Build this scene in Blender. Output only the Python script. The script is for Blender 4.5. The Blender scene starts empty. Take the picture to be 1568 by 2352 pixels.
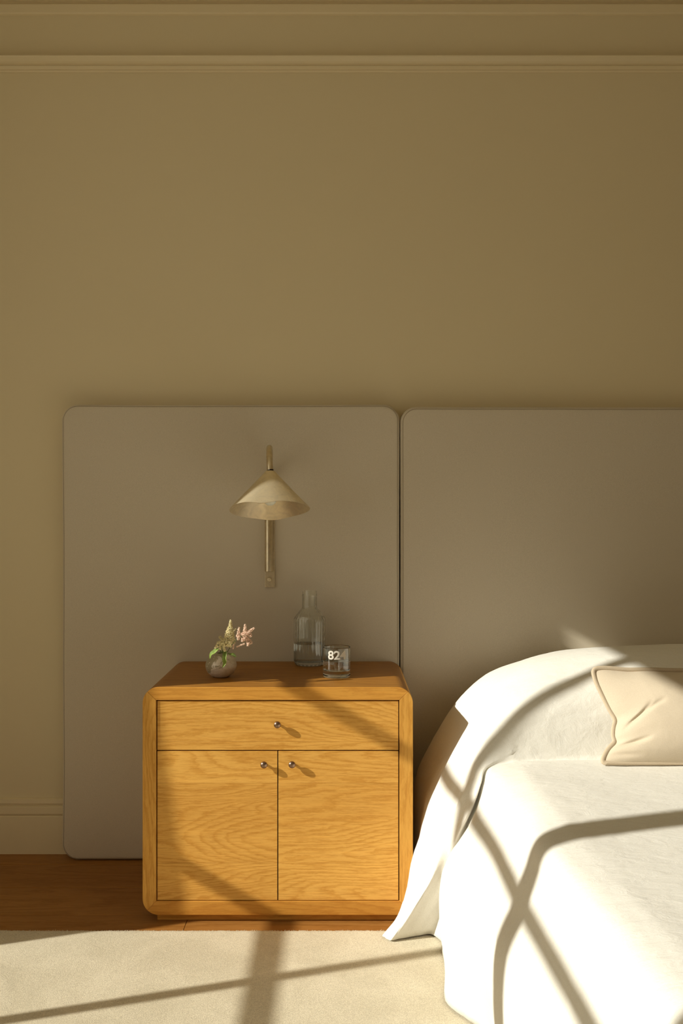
import bpy, bmesh, math, random
from mathutils import Vector, Matrix, noise

random.seed(7)
S = bpy.context.scene
COL = S.collection
F = 2287.0                      # focal length in pixels of the 1568x2352 frame (35 mm lens)
CAMH = 1.064

# ------------------------------------------------------------------ camera, world, sun, exposure
cam = bpy.data.cameras.new('camera')
cam.sensor_fit = 'VERTICAL'
cam.sensor_height = 36.0
cam.lens = 36.0 * F / 2352.0
cam.clip_start = 0.05
co = bpy.data.objects.new('camera', cam)
co.location = (0, 0, CAMH)
co.rotation_euler = (math.pi / 2, 0, 0)
COL.objects.link(co)
S.camera = co

S.view_settings.view_transform = 'Standard'
S.view_settings.look = 'None'
S.view_settings.gamma = 1.0
S.view_settings.use_curve_mapping = False
S.view_settings.exposure = 0.0

w = bpy.data.worlds.new('daylight')
w.use_nodes = True
S.world = w
bg = w.node_tree.nodes['Background']
bg.inputs['Color'].default_value = (1.0, 0.90, 0.72, 1)
bg.inputs['Strength'].default_value = 1.15

SUN_S, SUN_M = 0.345, 0.580     # travel in y and -z per metre of x
sun = bpy.data.lights.new('sun', 'SUN')
sun.energy = 5.4
sun.color = (1.0, 0.955, 0.85)
sun.angle = math.radians(0.53)
so = bpy.data.objects.new('sun', sun)
so.rotation_euler = Vector((1, SUN_S, -SUN_M)).to_track_quat('-Z', 'Y').to_euler()
so.location = (-6, -1, 4)
COL.objects.link(so)

WX = -2.0                       # plane of the window in the left wall
WY0, WY1, WZ0, WZ1 = -1.60, 2.30, 0.42, 2.36
prt = bpy.data.lights.new('window_daylight', 'AREA')
prt.shape = 'RECTANGLE'
prt.size, prt.size_y = WY1 - WY0, WZ1 - WZ0
prt.cycles.is_portal = True
po = bpy.data.objects.new('window_daylight', prt)
po.location = (WX - 0.07, (WY0 + WY1) / 2, (WZ0 + WZ1) / 2)
po.rotation_euler = Vector((1, 0, 0)).to_track_quat('-Z', 'Z').to_euler()
COL.objects.link(po)

S.cycles.max_bounces = 12
S.cycles.diffuse_bounces = 6
S.cycles.transmission_bounces = 12
S.cycles.transparent_max_bounces = 12
S.cycles.sample_clamp_indirect = 6.0


def at(px, py, d):
    """a point seen at pixel (px, py) standing d metres in front of the lens"""
    return Vector(((px - 784) * d / F, d, CAMH - (py - 1176) * d / F))


# ------------------------------------------------------------------ materials
def new_mat(name):
    m = bpy.data.materials.new(name)
    m.use_nodes = True
    nt = m.node_tree
    b = nt.nodes['Principled BSDF']
    return m, nt, b


def N(nt, typ, **kw):
    n = nt.nodes.new(typ)
    for k, v in kw.items():
        if k in n.inputs:
            n.inputs[k].default_value = v
        else:
            setattr(n, k, v)
    return n


def coords(nt, scale=(1, 1, 1), rnd=False):
    tc = N(nt, 'ShaderNodeTexCoord')
    out = tc.outputs['Object']
    if rnd:
        oi = N(nt, 'ShaderNodeObjectInfo')
        mul = N(nt, 'ShaderNodeMath', operation='MULTIPLY')
        mul.inputs[1].default_value = 37.0
        nt.links.new(oi.outputs['Random'], mul.inputs[0])
        add = N(nt, 'ShaderNodeVectorMath', operation='ADD')
        nt.links.new(out, add.inputs[0])
        nt.links.new(mul.outputs[0], add.inputs[1])
        out = add.outputs[0]
    mp = N(nt, 'ShaderNodeMapping')
    mp.inputs['Scale'].default_value = scale
    nt.links.new(out, mp.inputs['Vector'])
    return mp.outputs[0]


def ramp(nt, fac, stops):
    r = N(nt, 'ShaderNodeValToRGB')
    el = r.color_ramp.elements
    while len(el) < len(stops):
        el.new(0.5)
    for e, (p, c) in zip(el, stops):
        e.position = p
        e.color = (*c, 1) if len(c) == 3 else c
    nt.links.new(fac, r.inputs['Fac'])
    return r.outputs['Color']


def mixc(nt, fac, a, b, mode='MIX'):
    m = N(nt, 'ShaderNodeMix', data_type='RGBA', blend_type=mode)
    if isinstance(fac, float):
        m.inputs[0].default_value = fac
    else:
        nt.links.new(fac, m.inputs[0])
    for i, v in ((6, a), (7, b)):
        if isinstance(v, tuple):
            m.inputs[i].default_value = (*v, 1)
        else:
            nt.links.new(v, m.inputs[i])
    return m.outputs[2]


def bump(nt, b, height, strength, dist, prev=None):
    bn = N(nt, 'ShaderNodeBump')
    bn.inputs['Strength'].default_value = strength
    bn.inputs['Distance'].default_value = dist
    nt.links.new(height, bn.inputs['Height'])
    if prev is not None:
        nt.links.new(prev, bn.inputs['Normal'])
    nt.links.new(bn.outputs[0], b.inputs['Normal'])
    return bn.outputs[0]


def noise_tex(nt, vec, scale, detail=3, rough=0.5, dist=0.0):
    n = N(nt, 'ShaderNodeTexNoise')
    n.inputs['Scale'].default_value = scale
    n.inputs['Detail'].default_value = detail
    n.inputs['Roughness'].default_value = rough
    n.inputs['Distortion'].default_value = dist
    nt.links.new(vec, n.inputs['Vector'])
    return n.outputs['Fac']


def plain(name, col, rough=0.6, metal=0.0, bscale=None, bstr=0.1, bdist=0.001, spec=0.5):
    m, nt, b = new_mat(name)
    b.inputs['Base Color'].default_value = (*col, 1)
    b.inputs['Roughness'].default_value = rough
    b.inputs['Metallic'].default_value = metal
    b.inputs['Specular IOR Level'].default_value = spec
    if bscale:
        bump(nt, b, noise_tex(nt, coords(nt), bscale, 4), bstr, bdist)
    return m


def oak(name, grain, light, mid, dark, rings=14.0, rough=0.42, fig=1.0):
    """flat-sawn oak: growth rings are contour lines of a stretched noise; grain = 'x', 'y' or 'z'"""
    m, nt, b = new_mat(name)
    perm = {'x': lambda l, t: (l, t, t), 'y': lambda l, t: (t, l, t), 'z': lambda l, t: (t, t, l)}[grain]
    wob = noise_tex(nt, coords(nt, perm(16, 85), rnd=True), 1.0, 4, 0.65)
    base = noise_tex(nt, coords(nt, perm(1.25 * fig, 8.0 * fig), rnd=True), 1.0, 1.5, 0.4, 0.3)
    wob2 = noise_tex(nt, coords(nt, perm(48, 190), rnd=True), 1.0, 3, 0.6)
    ad0 = N(nt, 'ShaderNodeMath', operation='MULTIPLY_ADD')
    ad0.inputs[1].default_value = 0.8 / rings
    nt.links.new(wob2, ad0.inputs[0])
    nt.links.new(base, ad0.inputs[2])
    ad = N(nt, 'ShaderNodeMath', operation='MULTIPLY_ADD')
    ad.inputs[1].default_value = 0.7 / rings
    nt.links.new(wob, ad.inputs[0])
    nt.links.new(ad0.outputs[0], ad.inputs[2])
    mul = N(nt, 'ShaderNodeMath', operation='MULTIPLY')
    mul.inputs[1].default_value = rings
    nt.links.new(ad.outputs[0], mul.inputs[0])
    fr = N(nt, 'ShaderNodeMath', operation='FRACT')
    nt.links.new(mul.outputs[0], fr.inputs[0])
    c1 = ramp(nt, fr.outputs[0], [(0.0, tuple(0.75 * p + 0.25 * q for p, q in zip(light, mid))), (0.16, light), (0.55, tuple(0.7 * p + 0.3 * q for p, q in zip(light, mid))), (0.86, tuple(0.75 * p + 0.25 * q for p, q in zip(mid, dark))), (1.0, tuple(0.5 * p + 0.5 * q for p, q in zip(light, mid)))])
    fib = noise_tex(nt, coords(nt, perm(9, 150), rnd=True), 2.2, 5, 0.7)
    c2 = mixc(nt, ramp(nt, fib, [(0.36, (0.55, 0.55, 0.55)), (0.52, (0, 0, 0))]), c1, dark)
    ray = noise_tex(nt, coords(nt, perm(5, 75), rnd=True), 1.3, 3, 0.6)
    c2 = mixc(nt, ramp(nt, ray, [(0.52, (0, 0, 0)), (0.74, (0.5, 0.5, 0.5))]), c2, tuple(min(1, 1.14 * v) for v in light))
    big = noise_tex(nt, coords(nt, perm(1.1, 5), rnd=True), 0.9, 2)
    c3 = mixc(nt, 1.0, c2, ramp(nt, big, [(0.3, (0.86, 0.82, 0.76)), (0.7, (1.0, 1.0, 1.0))]), 'MULTIPLY')
    nt.links.new(c3, b.inputs['Base Color'])
    b.inputs['Roughness'].default_value = rough
    b.inputs['Specular IOR Level'].default_value = 0.18
    bump(nt, b, fib, 0.10, 0.0005)
    return m


OAK_L, OAK_M, OAK_D = (0.74, 0.415, 0.100), (0.655, 0.34, 0.068), (0.47, 0.205, 0.032)
M_oak_x = oak('oak_grain_across', 'x', OAK_L, OAK_M, OAK_D, 34)
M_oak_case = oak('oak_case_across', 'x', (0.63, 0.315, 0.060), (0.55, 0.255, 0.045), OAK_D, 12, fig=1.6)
M_oak_side = oak('oak_case_upright', 'z', (0.70, 0.38, 0.082), (0.61, 0.31, 0.058), OAK_D, 12, fig=1.6)
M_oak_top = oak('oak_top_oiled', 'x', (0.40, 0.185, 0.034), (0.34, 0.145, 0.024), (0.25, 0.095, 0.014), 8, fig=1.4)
M_floor = oak('floor_oak', 'x', (0.39, 0.185, 0.048), (0.33, 0.145, 0.032), (0.235, 0.095, 0.018), 9, 0.45, fig=0.8)
M_gap = plain('dark_recess', (0.03, 0.014, 0.006), 0.9)

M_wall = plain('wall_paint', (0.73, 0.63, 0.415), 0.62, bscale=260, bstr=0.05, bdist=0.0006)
M_wall_darkened = plain('darkened_unseen_wall', (0.30, 0.235, 0.15), 0.7)  # colour of the unseen front wall, darkened to cut the light it bounces back
M_trim = plain('trim_paint', (0.77, 0.66, 0.435), 0.45)
M_ceil = plain('ceiling_paint', (0.84, 0.79, 0.66), 0.8)
M_winframe = plain('window_paint', (0.70, 0.66, 0.55), 0.4)


def fabric(name, col, col2, weave, wst, rough=0.9, wr=None, sheen=0.15):
    m, nt, b = new_mat(name)
    fine = noise_tex(nt, coords(nt), weave, 3, 0.7)
    c = mixc(nt, ramp(nt, fine, [(0.35, (0, 0, 0)), (0.65, (1, 1, 1))]), col2, col)
    nt.links.new(c, b.inputs['Base Color'])
    b.inputs['Roughness'].default_value = rough
    b.inputs['Specular IOR Level'].default_value = 0.15
    b.inputs['Sheen Weight'].default_value = sheen
    b.inputs['Sheen Roughness'].default_value = 0.5
    pn = None
    if wr:
        sc, scale, st, dist = wr
        pn = bump(nt, b, noise_tex(nt, coords(nt, sc), scale, 4, 0.6, 0.6), st, dist)
    bump(nt, b, fine, wst, 0.0008, pn)
    return m


M_linen_panel = fabric('upholstery', (0.70, 0.625, 0.50), (0.55, 0.485, 0.375), 1050, 0.4)
M_piping = fabric('upholstery_piping', (0.38, 0.32, 0.23), (0.32, 0.265, 0.185), 700, 0.3)
M_cover = fabric('white_linen', (0.83, 0.815, 0.765), (0.78, 0.76, 0.695), 420, 0.28, wr=((1.0, 1.7, 1.0), 24, 0.24, 0.010), sheen=0.05)
M_cush = fabric('velvet', (0.66, 0.57, 0.44), (0.61, 0.52, 0.395), 500, 0.18, wr=((1, 1, 1), 14, 0.12, 0.01), sheen=0.1)
M_cush_edge = fabric('velvet_edge', (0.58, 0.48, 0.35), (0.52, 0.425, 0.305), 500, 0.2, sheen=0.1)
M_curtain = fabric('curtain_linen', (0.75, 0.70, 0.58), (0.70, 0.65, 0.53), 500, 0.2)


def rug_mat():
    m, nt, b = new_mat('rug_pile')
    v = coords(nt)
    fine = noise_tex(nt, v, 430, 4, 0.75)
    big = noise_tex(nt, v, 5.5, 4, 0.6, 0.8)
    c = mixc(nt, ramp(nt, fine, [(0.32, (0, 0, 0)), (0.62, (1, 1, 1))]), (0.51, 0.44, 0.305), (0.85, 0.77, 0.585))
    c = mixc(nt, 1.0, c, ramp(nt, big, [(0.35, (0.86, 0.85, 0.82)), (0.65, (1.0, 1.0, 1.0))]), 'MULTIPLY')
    nt.links.new(c, b.inputs['Base Color'])
    b.inputs['Roughness'].default_value = 1.0
    b.inputs['Specular IOR Level'].default_value = 0.05
    b.inputs['Sheen Weight'].default_value = 0.25
    p = bump(nt, b, big, 0.25, 0.01)
    bump(nt, b, fine, 0.6, 0.0030, p)
    return m


M_rug = rug_mat()


def brass_mat(name, col, rough):
    m, nt, b = new_mat(name)
    v = coords(nt)
    n1 = noise_tex(nt, v, 38, 5, 0.65, 1.0)
    c = ramp(nt, n1, [(0.35, tuple(x * 0.84 for x in col)), (0.62, col)])
    nt.links.new(c, b.inputs['Base Color'])
    b.inputs['Metallic'].default_value = 1.0
    r = ramp(nt, n1, [(0.3, (rough + 0.08,) * 3), (0.7, (rough,) * 3)])
    nt.links.new(r, b.inputs['Roughness'])
    bump(nt, b, noise_tex(nt, v, 120, 3), 0.05, 0.0005)
    return m


M_brass = brass_mat('brushed_brass', (0.87, 0.765, 0.55), 0.40)
M_brass.node_tree.nodes['Principled BSDF'].inputs['Metallic'].default_value = 0.82
M_brass_d = brass_mat('aged_brass', (0.74, 0.64, 0.46), 0.32)
M_knob = brass_mat('aged_bronze', (0.30, 0.205, 0.15), 0.30)
M_black = plain('dark_ferrule', (0.04, 0.02, 0.015), 0.35)


def bulb_mat():
    m, nt, b = new_mat('opal_glass')
    b.inputs['Base Color'].default_value = (0.86, 0.88, 0.78, 1)
    b.inputs['Roughness'].default_value = 0.3
    b.inputs['Subsurface Weight'].default_value = 0.2
    b.inputs['Subsurface Radius'].default_value = (0.01, 0.01, 0.01)
    return m


M_bulb = bulb_mat()


def glass_mat(name, col, rough=0.0, ior=1.48):
    m, nt, b = new_mat(name)
    b.inputs['Base Color'].default_value = (*col, 1)
    b.inputs['Roughness'].default_value = rough
    b.inputs['IOR'].default_value = ior
    b.inputs['Transmission Weight'].default_value = 1.0
    return m


M_glass = glass_mat('clear_glass', (0.97, 0.985, 0.965))
M_water = glass_mat('water', (0.985, 0.99, 0.985), 0.0, 1.333)
M_bubble = plain('air_bubble', (0.80, 0.80, 0.76), 0.2)
M_frost = plain('etched_white', (0.68, 0.655, 0.58), 0.8)


def pane_mat():
    m, nt, b = new_mat('window_glass')
    out = nt.nodes['Material Output']
    tr = N(nt, 'ShaderNodeBsdfTransparent')
    tr.inputs[0].default_value = (0.96, 0.97, 0.96, 1)
    gl = N(nt, 'ShaderNodeBsdfGlossy')
    gl.inputs['Roughness'].default_value = 0.02
    fr = N(nt, 'ShaderNodeFresnel')
    fr.inputs[0].default_value = 1.2
    mx = N(nt, 'ShaderNodeMixShader')
    nt.links.new(fr.outputs[0], mx.inputs[0])
    nt.links.new(tr.outputs[0], mx.inputs[1])
    nt.links.new(gl.outputs[0], mx.inputs[2])
    nt.links.new(mx.outputs[0], out.inputs['Surface'])
    nt.nodes.remove(b)
    return m


M_pane = pane_mat()


def vase_mat():
    m, nt, b = new_mat('mottled_silver_glaze')
    v = coords(nt)
    n1 = noise_tex(nt, v, 48, 8, 0.78, 0.4)
    sep = N(nt, 'ShaderNodeSeparateXYZ')
    nt.links.new(v, sep.inputs[0])
    # the tarnish sits on the upper left of the vase
    ad = N(nt, 'ShaderNodeMath', operation='MULTIPLY_ADD')
    ad.inputs[1].default_value = -3.2
    ad.inputs[2].default_value = -0.10
    nt.links.new(sep.outputs['X'], ad.inputs[0])
    ad2 = N(nt, 'ShaderNodeMath', operation='MULTIPLY_ADD')
    ad2.inputs[1].default_value = 4.2
    nt.links.new(sep.outputs['Z'], ad2.inputs[0])
    nt.links.new(ad.outputs[0], ad2.inputs[2])
    sm = N(nt, 'ShaderNodeMath', operation='ADD')
    nt.links.new(n1, sm.inputs[0])
    nt.links.new(ad2.outputs[0], sm.inputs[1])
    fac = ramp(nt, sm.outputs[0], [(0.585, (0, 0, 0)), (0.61, (1, 1, 1))])
    n2 = noise_tex(nt, coords(nt, (1, 1, 2)), 45, 4, 0.6, 1.2)
    silver = ramp(nt, n2, [(0.35, (0.66, 0.585, 0.49)), (0.65, (0.83, 0.76, 0.66))])
    c = mixc(nt, fac, silver, (0.36, 0.31, 0.20))
    nt.links.new(c, b.inputs['Base Color'])
    mt = ramp(nt, fac, [(0.0, (0.15,) * 3), (1.0, (0.0,) * 3)])
    nt.links.new(mt, b.inputs['Metallic'])
    b.inputs['Roughness'].default_value = 0.33
    return m


M_vase = vase_mat()
M_stem = plain('flower_stem_green', (0.10, 0.17, 0.035), 0.6)


def leaf_mat():
    m, nt, b = new_mat('leaf_green')
    n = noise_tex(nt, coords(nt), 160, 3, 0.6)
    c = ramp(nt, n, [(0.3, (0.15, 0.235, 0.045)), (0.7, (0.29, 0.39, 0.09))])
    nt.links.new(c, b.inputs['Base Color'])
    b.inputs['Roughness'].default_value = 0.45
    b.inputs['Subsurface Weight'].default_value = 0.0
    return m


M_leaf = leaf_mat()


def floret_mat(name, a, c2):
    m, nt, b = new_mat(name)
    n = noise_tex(nt, coords(nt), 300, 2, 0.6)
    nt.links.new(ramp(nt, n, [(0.35, a), (0.65, c2)]), b.inputs['Base Color'])
    b.inputs['Roughness'].default_value = 0.8
    return m


M_cream = floret_mat('cream_florets', (0.66, 0.55, 0.26), (0.90, 0.83, 0.55))
M_pink = floret_mat('pink_florets', (0.72, 0.46, 0.34), (0.92, 0.74, 0.60))


# ------------------------------------------------------------------ mesh helpers
class MB:
    def __init__(self):
        self.v, self.f, self.sm = [], [], []

    def add(self, vs, fs, smooth=False):
        o = len(self.v)
        self.v += [Vector(p) for p in vs]
        self.f += [tuple(i + o for i in q) for q in fs]
        self.sm += [smooth] * len(fs)
        return self

    def box(self, x0, x1, y0, y1, z0, z1):
        vs = [(x, y, z) for z in (z0, z1) for y in (y0, y1) for x in (x0, x1)]
        fs = [(0, 2, 3, 1), (4, 5, 7, 6), (0, 1, 5, 4), (2, 6, 7, 3), (0, 4, 6, 2), (1, 3, 7, 5)]
        return self.add(vs, fs)

    def prism_y(self, poly, y0, y1):
        """poly: list of (x, z), extruded along y"""
        n = len(poly)
        vs = [(x, y0, z) for x, z in poly] + [(x, y1, z) for x, z in poly]
        fs = [tuple(range(n)), tuple(range(2 * n - 1, n - 1, -1))]
        fs += [(i, i + n, (i + 1) % n + n, (i + 1) % n) for i in range(n)]
        return self.add(vs, fs)

    def prism_x(self, poly, x0, x1):
        """poly: list of (y, z), extruded along x"""
        n = len(poly)
        vs = [(x0, y, z) for y, z in poly] + [(x1, y, z) for y, z in poly]
        fs = [tuple(range(n - 1, -1, -1)), tuple(range(n, 2 * n))]
        fs += [(i, (i + 1) % n, (i + 1) % n + n, i + n) for i in range(n)]
        return self.add(vs, fs)

    def lathe(self, c, prof, seg=48, rad=None, axis=None, smooth=True):
        """prof: list of (r, h) from c along axis (default z); rad(theta, r, h) may modulate the radius"""
        M = Matrix.Identity(3) if axis is None else Vector(axis).to_track_quat('Z', 'Y').to_matrix()
        c = Vector(c)
        vs, fs = [], []
        idx = []
        for r, h in prof:
            if r <= 1e-7:
                idx.append([len(vs)])
                vs.append(c + M @ Vector((0, 0, h)))
            else:
                row = []
                for k in range(seg):
                    t = 2 * math.pi * k / seg
                    rr = rad(t, r, h) if rad else r
                    row.append(len(vs))
                    vs.append(c + M @ Vector((rr * math.cos(t), rr * math.sin(t), h)))
                idx.append(row)
        for a, b in zip(idx, idx[1:]):
            if len(a) == 1 and len(b) == 1:
                continue
            for k in range(seg):
                k2 = (k + 1) % seg
                if len(a) == 1:
                    fs.append((a[0], b[k2], b[k]))
                elif len(b) == 1:
                    fs.append((a[k], a[k2], b[0]))
                else:
                    fs.append((a[k], a[k2], b[k2], b[k]))
        return self.add(vs, fs, smooth)

    def tube(self, pts, r, seg=12, closed=False, caps=True, flat=1.0):
        pts = [Vector(p) for p in pts]
        n = len(pts)
        rs = r if isinstance(r, (list, tuple)) else [r] * n
        up = None
        vs, fs = [], []
        for i, p in enumerate(pts):
            a = pts[(i - 1) % n] if closed or i > 0 else p
            b = pts[(i + 1) % n] if closed or i < n - 1 else p
            t = (b - a).normalized()
            if up is None:
                up = t.orthogonal().normalized()
            up = (up - t * up.dot(t))
            up = up.normalized() if up.length > 1e-6 else t.orthogonal().normalized()
            sd = t.cross(up)
            for k in range(seg):
                q = 2 * math.pi * k / seg
                vs.append(p + (up * math.cos(q) + sd * math.sin(q) * flat) * rs[i])
        m = n if closed else n - 1
        for i in range(m):
            j = (i + 1) % n
            for k in range(seg):
                k2 = (k + 1) % seg
                fs.append((i * seg + k, i * seg + k2, j * seg + k2, j * seg + k))
        if caps and not closed:
            fs.append(tuple(range(seg - 1, -1, -1)))
            fs.append(tuple(range((n - 1) * seg, n * seg)))
        return self.add(vs, fs, True)

    def build(self, name, mat, parent=None, origin=None, bevel=0.0, segs=2, fix=True):
        """link as one object; vertices are in world space, the object sits at its parent (or at origin)"""
        me = bpy.data.meshes.new(name)
        o0 = Vector(parent_loc(parent)) if parent else Vector(origin or self.base())
        me.from_pydata([p - o0 for p in self.v], [], self.f)
        for p, s in zip(me.polygons, self.sm):
            p.use_smooth = s
        bm = bmesh.new()
        bm.from_mesh(me)
        if fix:
            bmesh.ops.recalc_face_normals(bm, faces=bm.faces)
        if bevel > 0:
            es = [e for e in bm.edges if len(e.link_faces) == 2 and e.calc_face_angle() > 0.5]
            bmesh.ops.bevel(bm, geom=es, offset=bevel, segments=segs, affect='EDGES', profile=0.5, clamp_overlap=True)
            for f in bm.faces:
                f.smooth = True
        for e in bm.edges:
            if len(e.link_faces) == 2 and e.calc_face_angle() > 0.66:
                e.smooth = False
        bm.to_mesh(me)
        bm.free()
        me.materials.append(mat)
        ob = bpy.data.objects.new(name, me)
        COL.objects.link(ob)
        if parent:
            ob.parent = parent
        else:
            ob.location = o0
        if bevel > 0:
            md = ob.modifiers.new('wn', 'WEIGHTED_NORMAL')
            md.keep_sharp = True
        return ob

    def base(self):
        n = len(self.v)
        xs = [p.x for p in self.v]
        ys = [p.y for p in self.v]
        return ((min(xs) + max(xs)) / 2, (min(ys) + max(ys)) / 2, min(p.z for p in self.v))


def parent_loc(o):
    l = Vector((0, 0, 0))
    while o:
        l += o.location
        o = o.parent
    return l


def tag(o, label=None, cat=None, group=None, kind=None):
    if label:
        o['label'] = label
    if cat:
        o['category'] = cat
    if group:
        o['group'] = group
    if kind:
        o['kind'] = kind
    return o


def thing(name, loc, label, cat, group=None):
    o = bpy.data.objects.new(name, None)
    o.location = loc
    o.empty_display_size = 0.1
    COL.objects.link(o)
    return tag(o, label, cat, group)


def dense(prof, gap=.0012):
    """support points close to the corners of a profile, so that long walls keep straight normals"""
    out = [prof[0]]
    for (r0, h0), (r1, h1) in zip(prof, prof[1:]):
        L = math.hypot(r1 - r0, h1 - h0)
        if L > 4 * gap:
            f = gap / L
            if r0 > 0:
                out.append((r0 + (r1 - r0) * f, h0 + (h1 - h0) * f))
            if r1 > 0:
                out.append((r1 + (r0 - r1) * f, h1 + (h0 - h1) * f))
        out.append((r1, h1))
    return out


def struct(o, label=None, cat=None):
    return tag(o, label, cat, kind='structure')


def bez(pts, n=8):
    """Catmull-Rom through the points"""
    P = [Vector(p) for p in pts]
    out = []
    for i in range(len(P) - 1):
        p0, p1, p2 = P[max(i - 1, 0)], P[i], P[i + 1]
        p3 = P[min(i + 2, len(P) - 1)]
        for k in range(n):
            t = k / n
            out.append(0.5 * ((2 * p1) + (p2 - p0) * t + (2 * p0 - 5 * p1 + 4 * p2 - p3) * t * t
                              + (3 * p1 - p0 - 3 * p2 + p3) * t ** 3))
    out.append(P[-1])
    return out


def hermite(P, T, ts):
    """non-uniform Catmull-Rom through vectors P at knots T, sampled at ts"""
    n = len(P)
    D = []
    for i in range(n):
        if i == 0:
            D.append((P[1] - P[0]) / (T[1] - T[0]))
        elif i == n - 1:
            D.append((P[-1] - P[-2]) / (T[-1] - T[-2]))
        else:
            h0, h1 = T[i] - T[i - 1], T[i + 1] - T[i]
            d0, d1 = (P[i] - P[i - 1]) / h0, (P[i + 1] - P[i]) / h1
            D.append((d0 * h1 + d1 * h0) / (h0 + h1))
    out, i = [], 0
    for t in ts:
        while i < n - 2 and t > T[i + 1]:
            i += 1
        h = T[i + 1] - T[i]
        s = (t - T[i]) / h
        s2, s3 = s * s, s * s * s
        out.append(P[i] * (2 * s3 - 3 * s2 + 1) + D[i] * (h * (s3 - 2 * s2 + s))
                   + P[i + 1] * (-2 * s3 + 3 * s2) + D[i + 1] * (h * (s3 - s2)))
    return out


def knots(rows):
    T = [0.0]
    for a, b in zip(rows, rows[1:]):
        d = sum((q - p).length ** 0.5 for p, q in zip(a, b)) / len(a)
        T.append(T[-1] + max(d, 0.05))
    return T


def subdiv(T, n):
    ts = []
    for a, b in zip(T, T[1:]):
        ts += [a + (b - a) * k / n for k in range(n)]
    return ts + [T[-1]]


def loft(stations, nu=7, nv=9):
    st = [[Vector(p) for p in row] for row in stations]
    Tv = knots(st)
    tv = subdiv(Tv, nv)
    cols = [hermite([row[j] for row in st], Tv, tv) for j in range(len(st[0]))]
    rows = [[c[i] for c in cols] for i in range(len(tv))]
    colsT = [list(c) for c in zip(*st)]
    Tu = knots(colsT)
    tu = subdiv(Tu, nu)
    return [hermite(r, Tu, tu) for r in rows]


# ------------------------------------------------------------------ the room
YW = 3.111                      # back wall plane
XR, YB, ZC = 3.30, -2.30, 2.76
XL = -1.94                      # inner face of the left wall

m = MB().box(-2.2, XR + 0.1, YB - 0.1, YW + 0.1, -0.12, -0.014)
floor = struct(m.build('floor', M_gap, origin=(0, 0, -0.12)))
# oak boards running along the back wall
roww = 0.188
rows_n = int((YW - YB) / roww) + 1
ytop = 3.111
cuts = {3: [-0.402, 1.75], 0: [-1.2, 0.9], 1: [0.15, 2.1], 2: [-1.45, 0.62, 2.6]}
for r in range(rows_n):
    y1 = ytop - 0.105 - (r - 1) * roww if r > 0 else ytop
    y0 = ytop - 0.105 - r * roww
    y0 = max(y0, YB)
    if y1 - y0 < 0.02:
        continue
    cs = cuts.get(r) or sorted(random.uniform(-1.9, 3.2) for _ in range(2))
    xs = [XL - 0.02] + [c for c in cs if XL + 0.1 < c < XR - 0.1] + [XR]
    for a, b in zip(xs, xs[1:]):
        g = 0.0007
        MB().box(a + .0006, b - .0006, y0 + g, y1 - g, -0.013, 0.0).build('plank', M_floor, floor, bevel=0.0006, segs=1)

wall_back = struct(MB().box(-2.2, XR + 0.1, YW, YW + 0.1, -0.1, ZC).build('wall_back', M_wall))
struct(MB().box(XR, XR + 0.1, YB - 0.1, YW, -0.1, ZC).build('wall_right', M_wall))
struct(MB().box(-2.2, XR, YB - 0.1, YB, -0.1, ZC).build('wall_front', M_wall_darkened))
struct(MB().box(-2.2, XR + 0.1, YB - 0.1, YW + 0.1, ZC, ZC + 0.1).build('ceiling', M_ceil))
m = MB()
m.box(WX - 0.06, XL, YB, YW, -0.1, WZ0).box(WX - 0.06, XL, YB, YW, WZ1, ZC)
m.box(WX - 0.06, XL, YB, WY0, WZ0, WZ1).box(WX - 0.06, XL, WY1, YW, WZ0, WZ1)
struct(m.build('wall_left', M_wall))


def zw(py, d=YW):
    return CAMH - (py - 1176) * d / F


# baseboard: square plinth, two reeded strips and a cap
def board_profile(levels, y_wall):
    """levels: (z, projection) pairs from the bottom up"""
    poly = [(y_wall, levels[0][0])]
    for z, p in levels:
        poly.append((y_wall - p, z))
    poly.append((y_wall, levels[-1][0]))
    return poly


bb = [(0.0, .015), (.1165, .015), (.1180, .0135), (.1195, .008), (.1225, .008), (.1235, .013), (.1250, .0145),
      (.1465, .0145), (.1480, .013), (.1490, .0065), (.1530, .0065), (.1545, .011), (.1570, .0125), (.1690, .0115), (.1720, .004)]
struct(MB().prism_x(board_profile(bb, YW), XL, XR).build('baseboard_back', M_trim))
pr = [(2.4360, .003), (2.4372, .006), (2.4400, .0075), (2.4425, .0065), (2.4435, .0095), (2.4530, .012), (2.4545, .010),
      (2.4560, .010), (2.4575, .019), (2.4610, .025), (2.4700, .034), (2.4735, .036), (2.4745, .036), (2.4755, .030), (2.4762, .002)]
struct(MB().prism_x(board_profile(pr, YW), XL, XR).build('trim_1', M_trim))
cr = [(2.6150, .002), (2.6165, .008), (2.6200, .011), (2.6440, .013), (2.6465, .011), (2.6475, .004), (2.6560, .004),
      (2.6580, .026), (2.68, .05), (2.72, .08), (ZC, .10)]
struct(MB().prism_x(board_profile(cr, YW), XL, XR).build('trim_2', M_trim))

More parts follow.
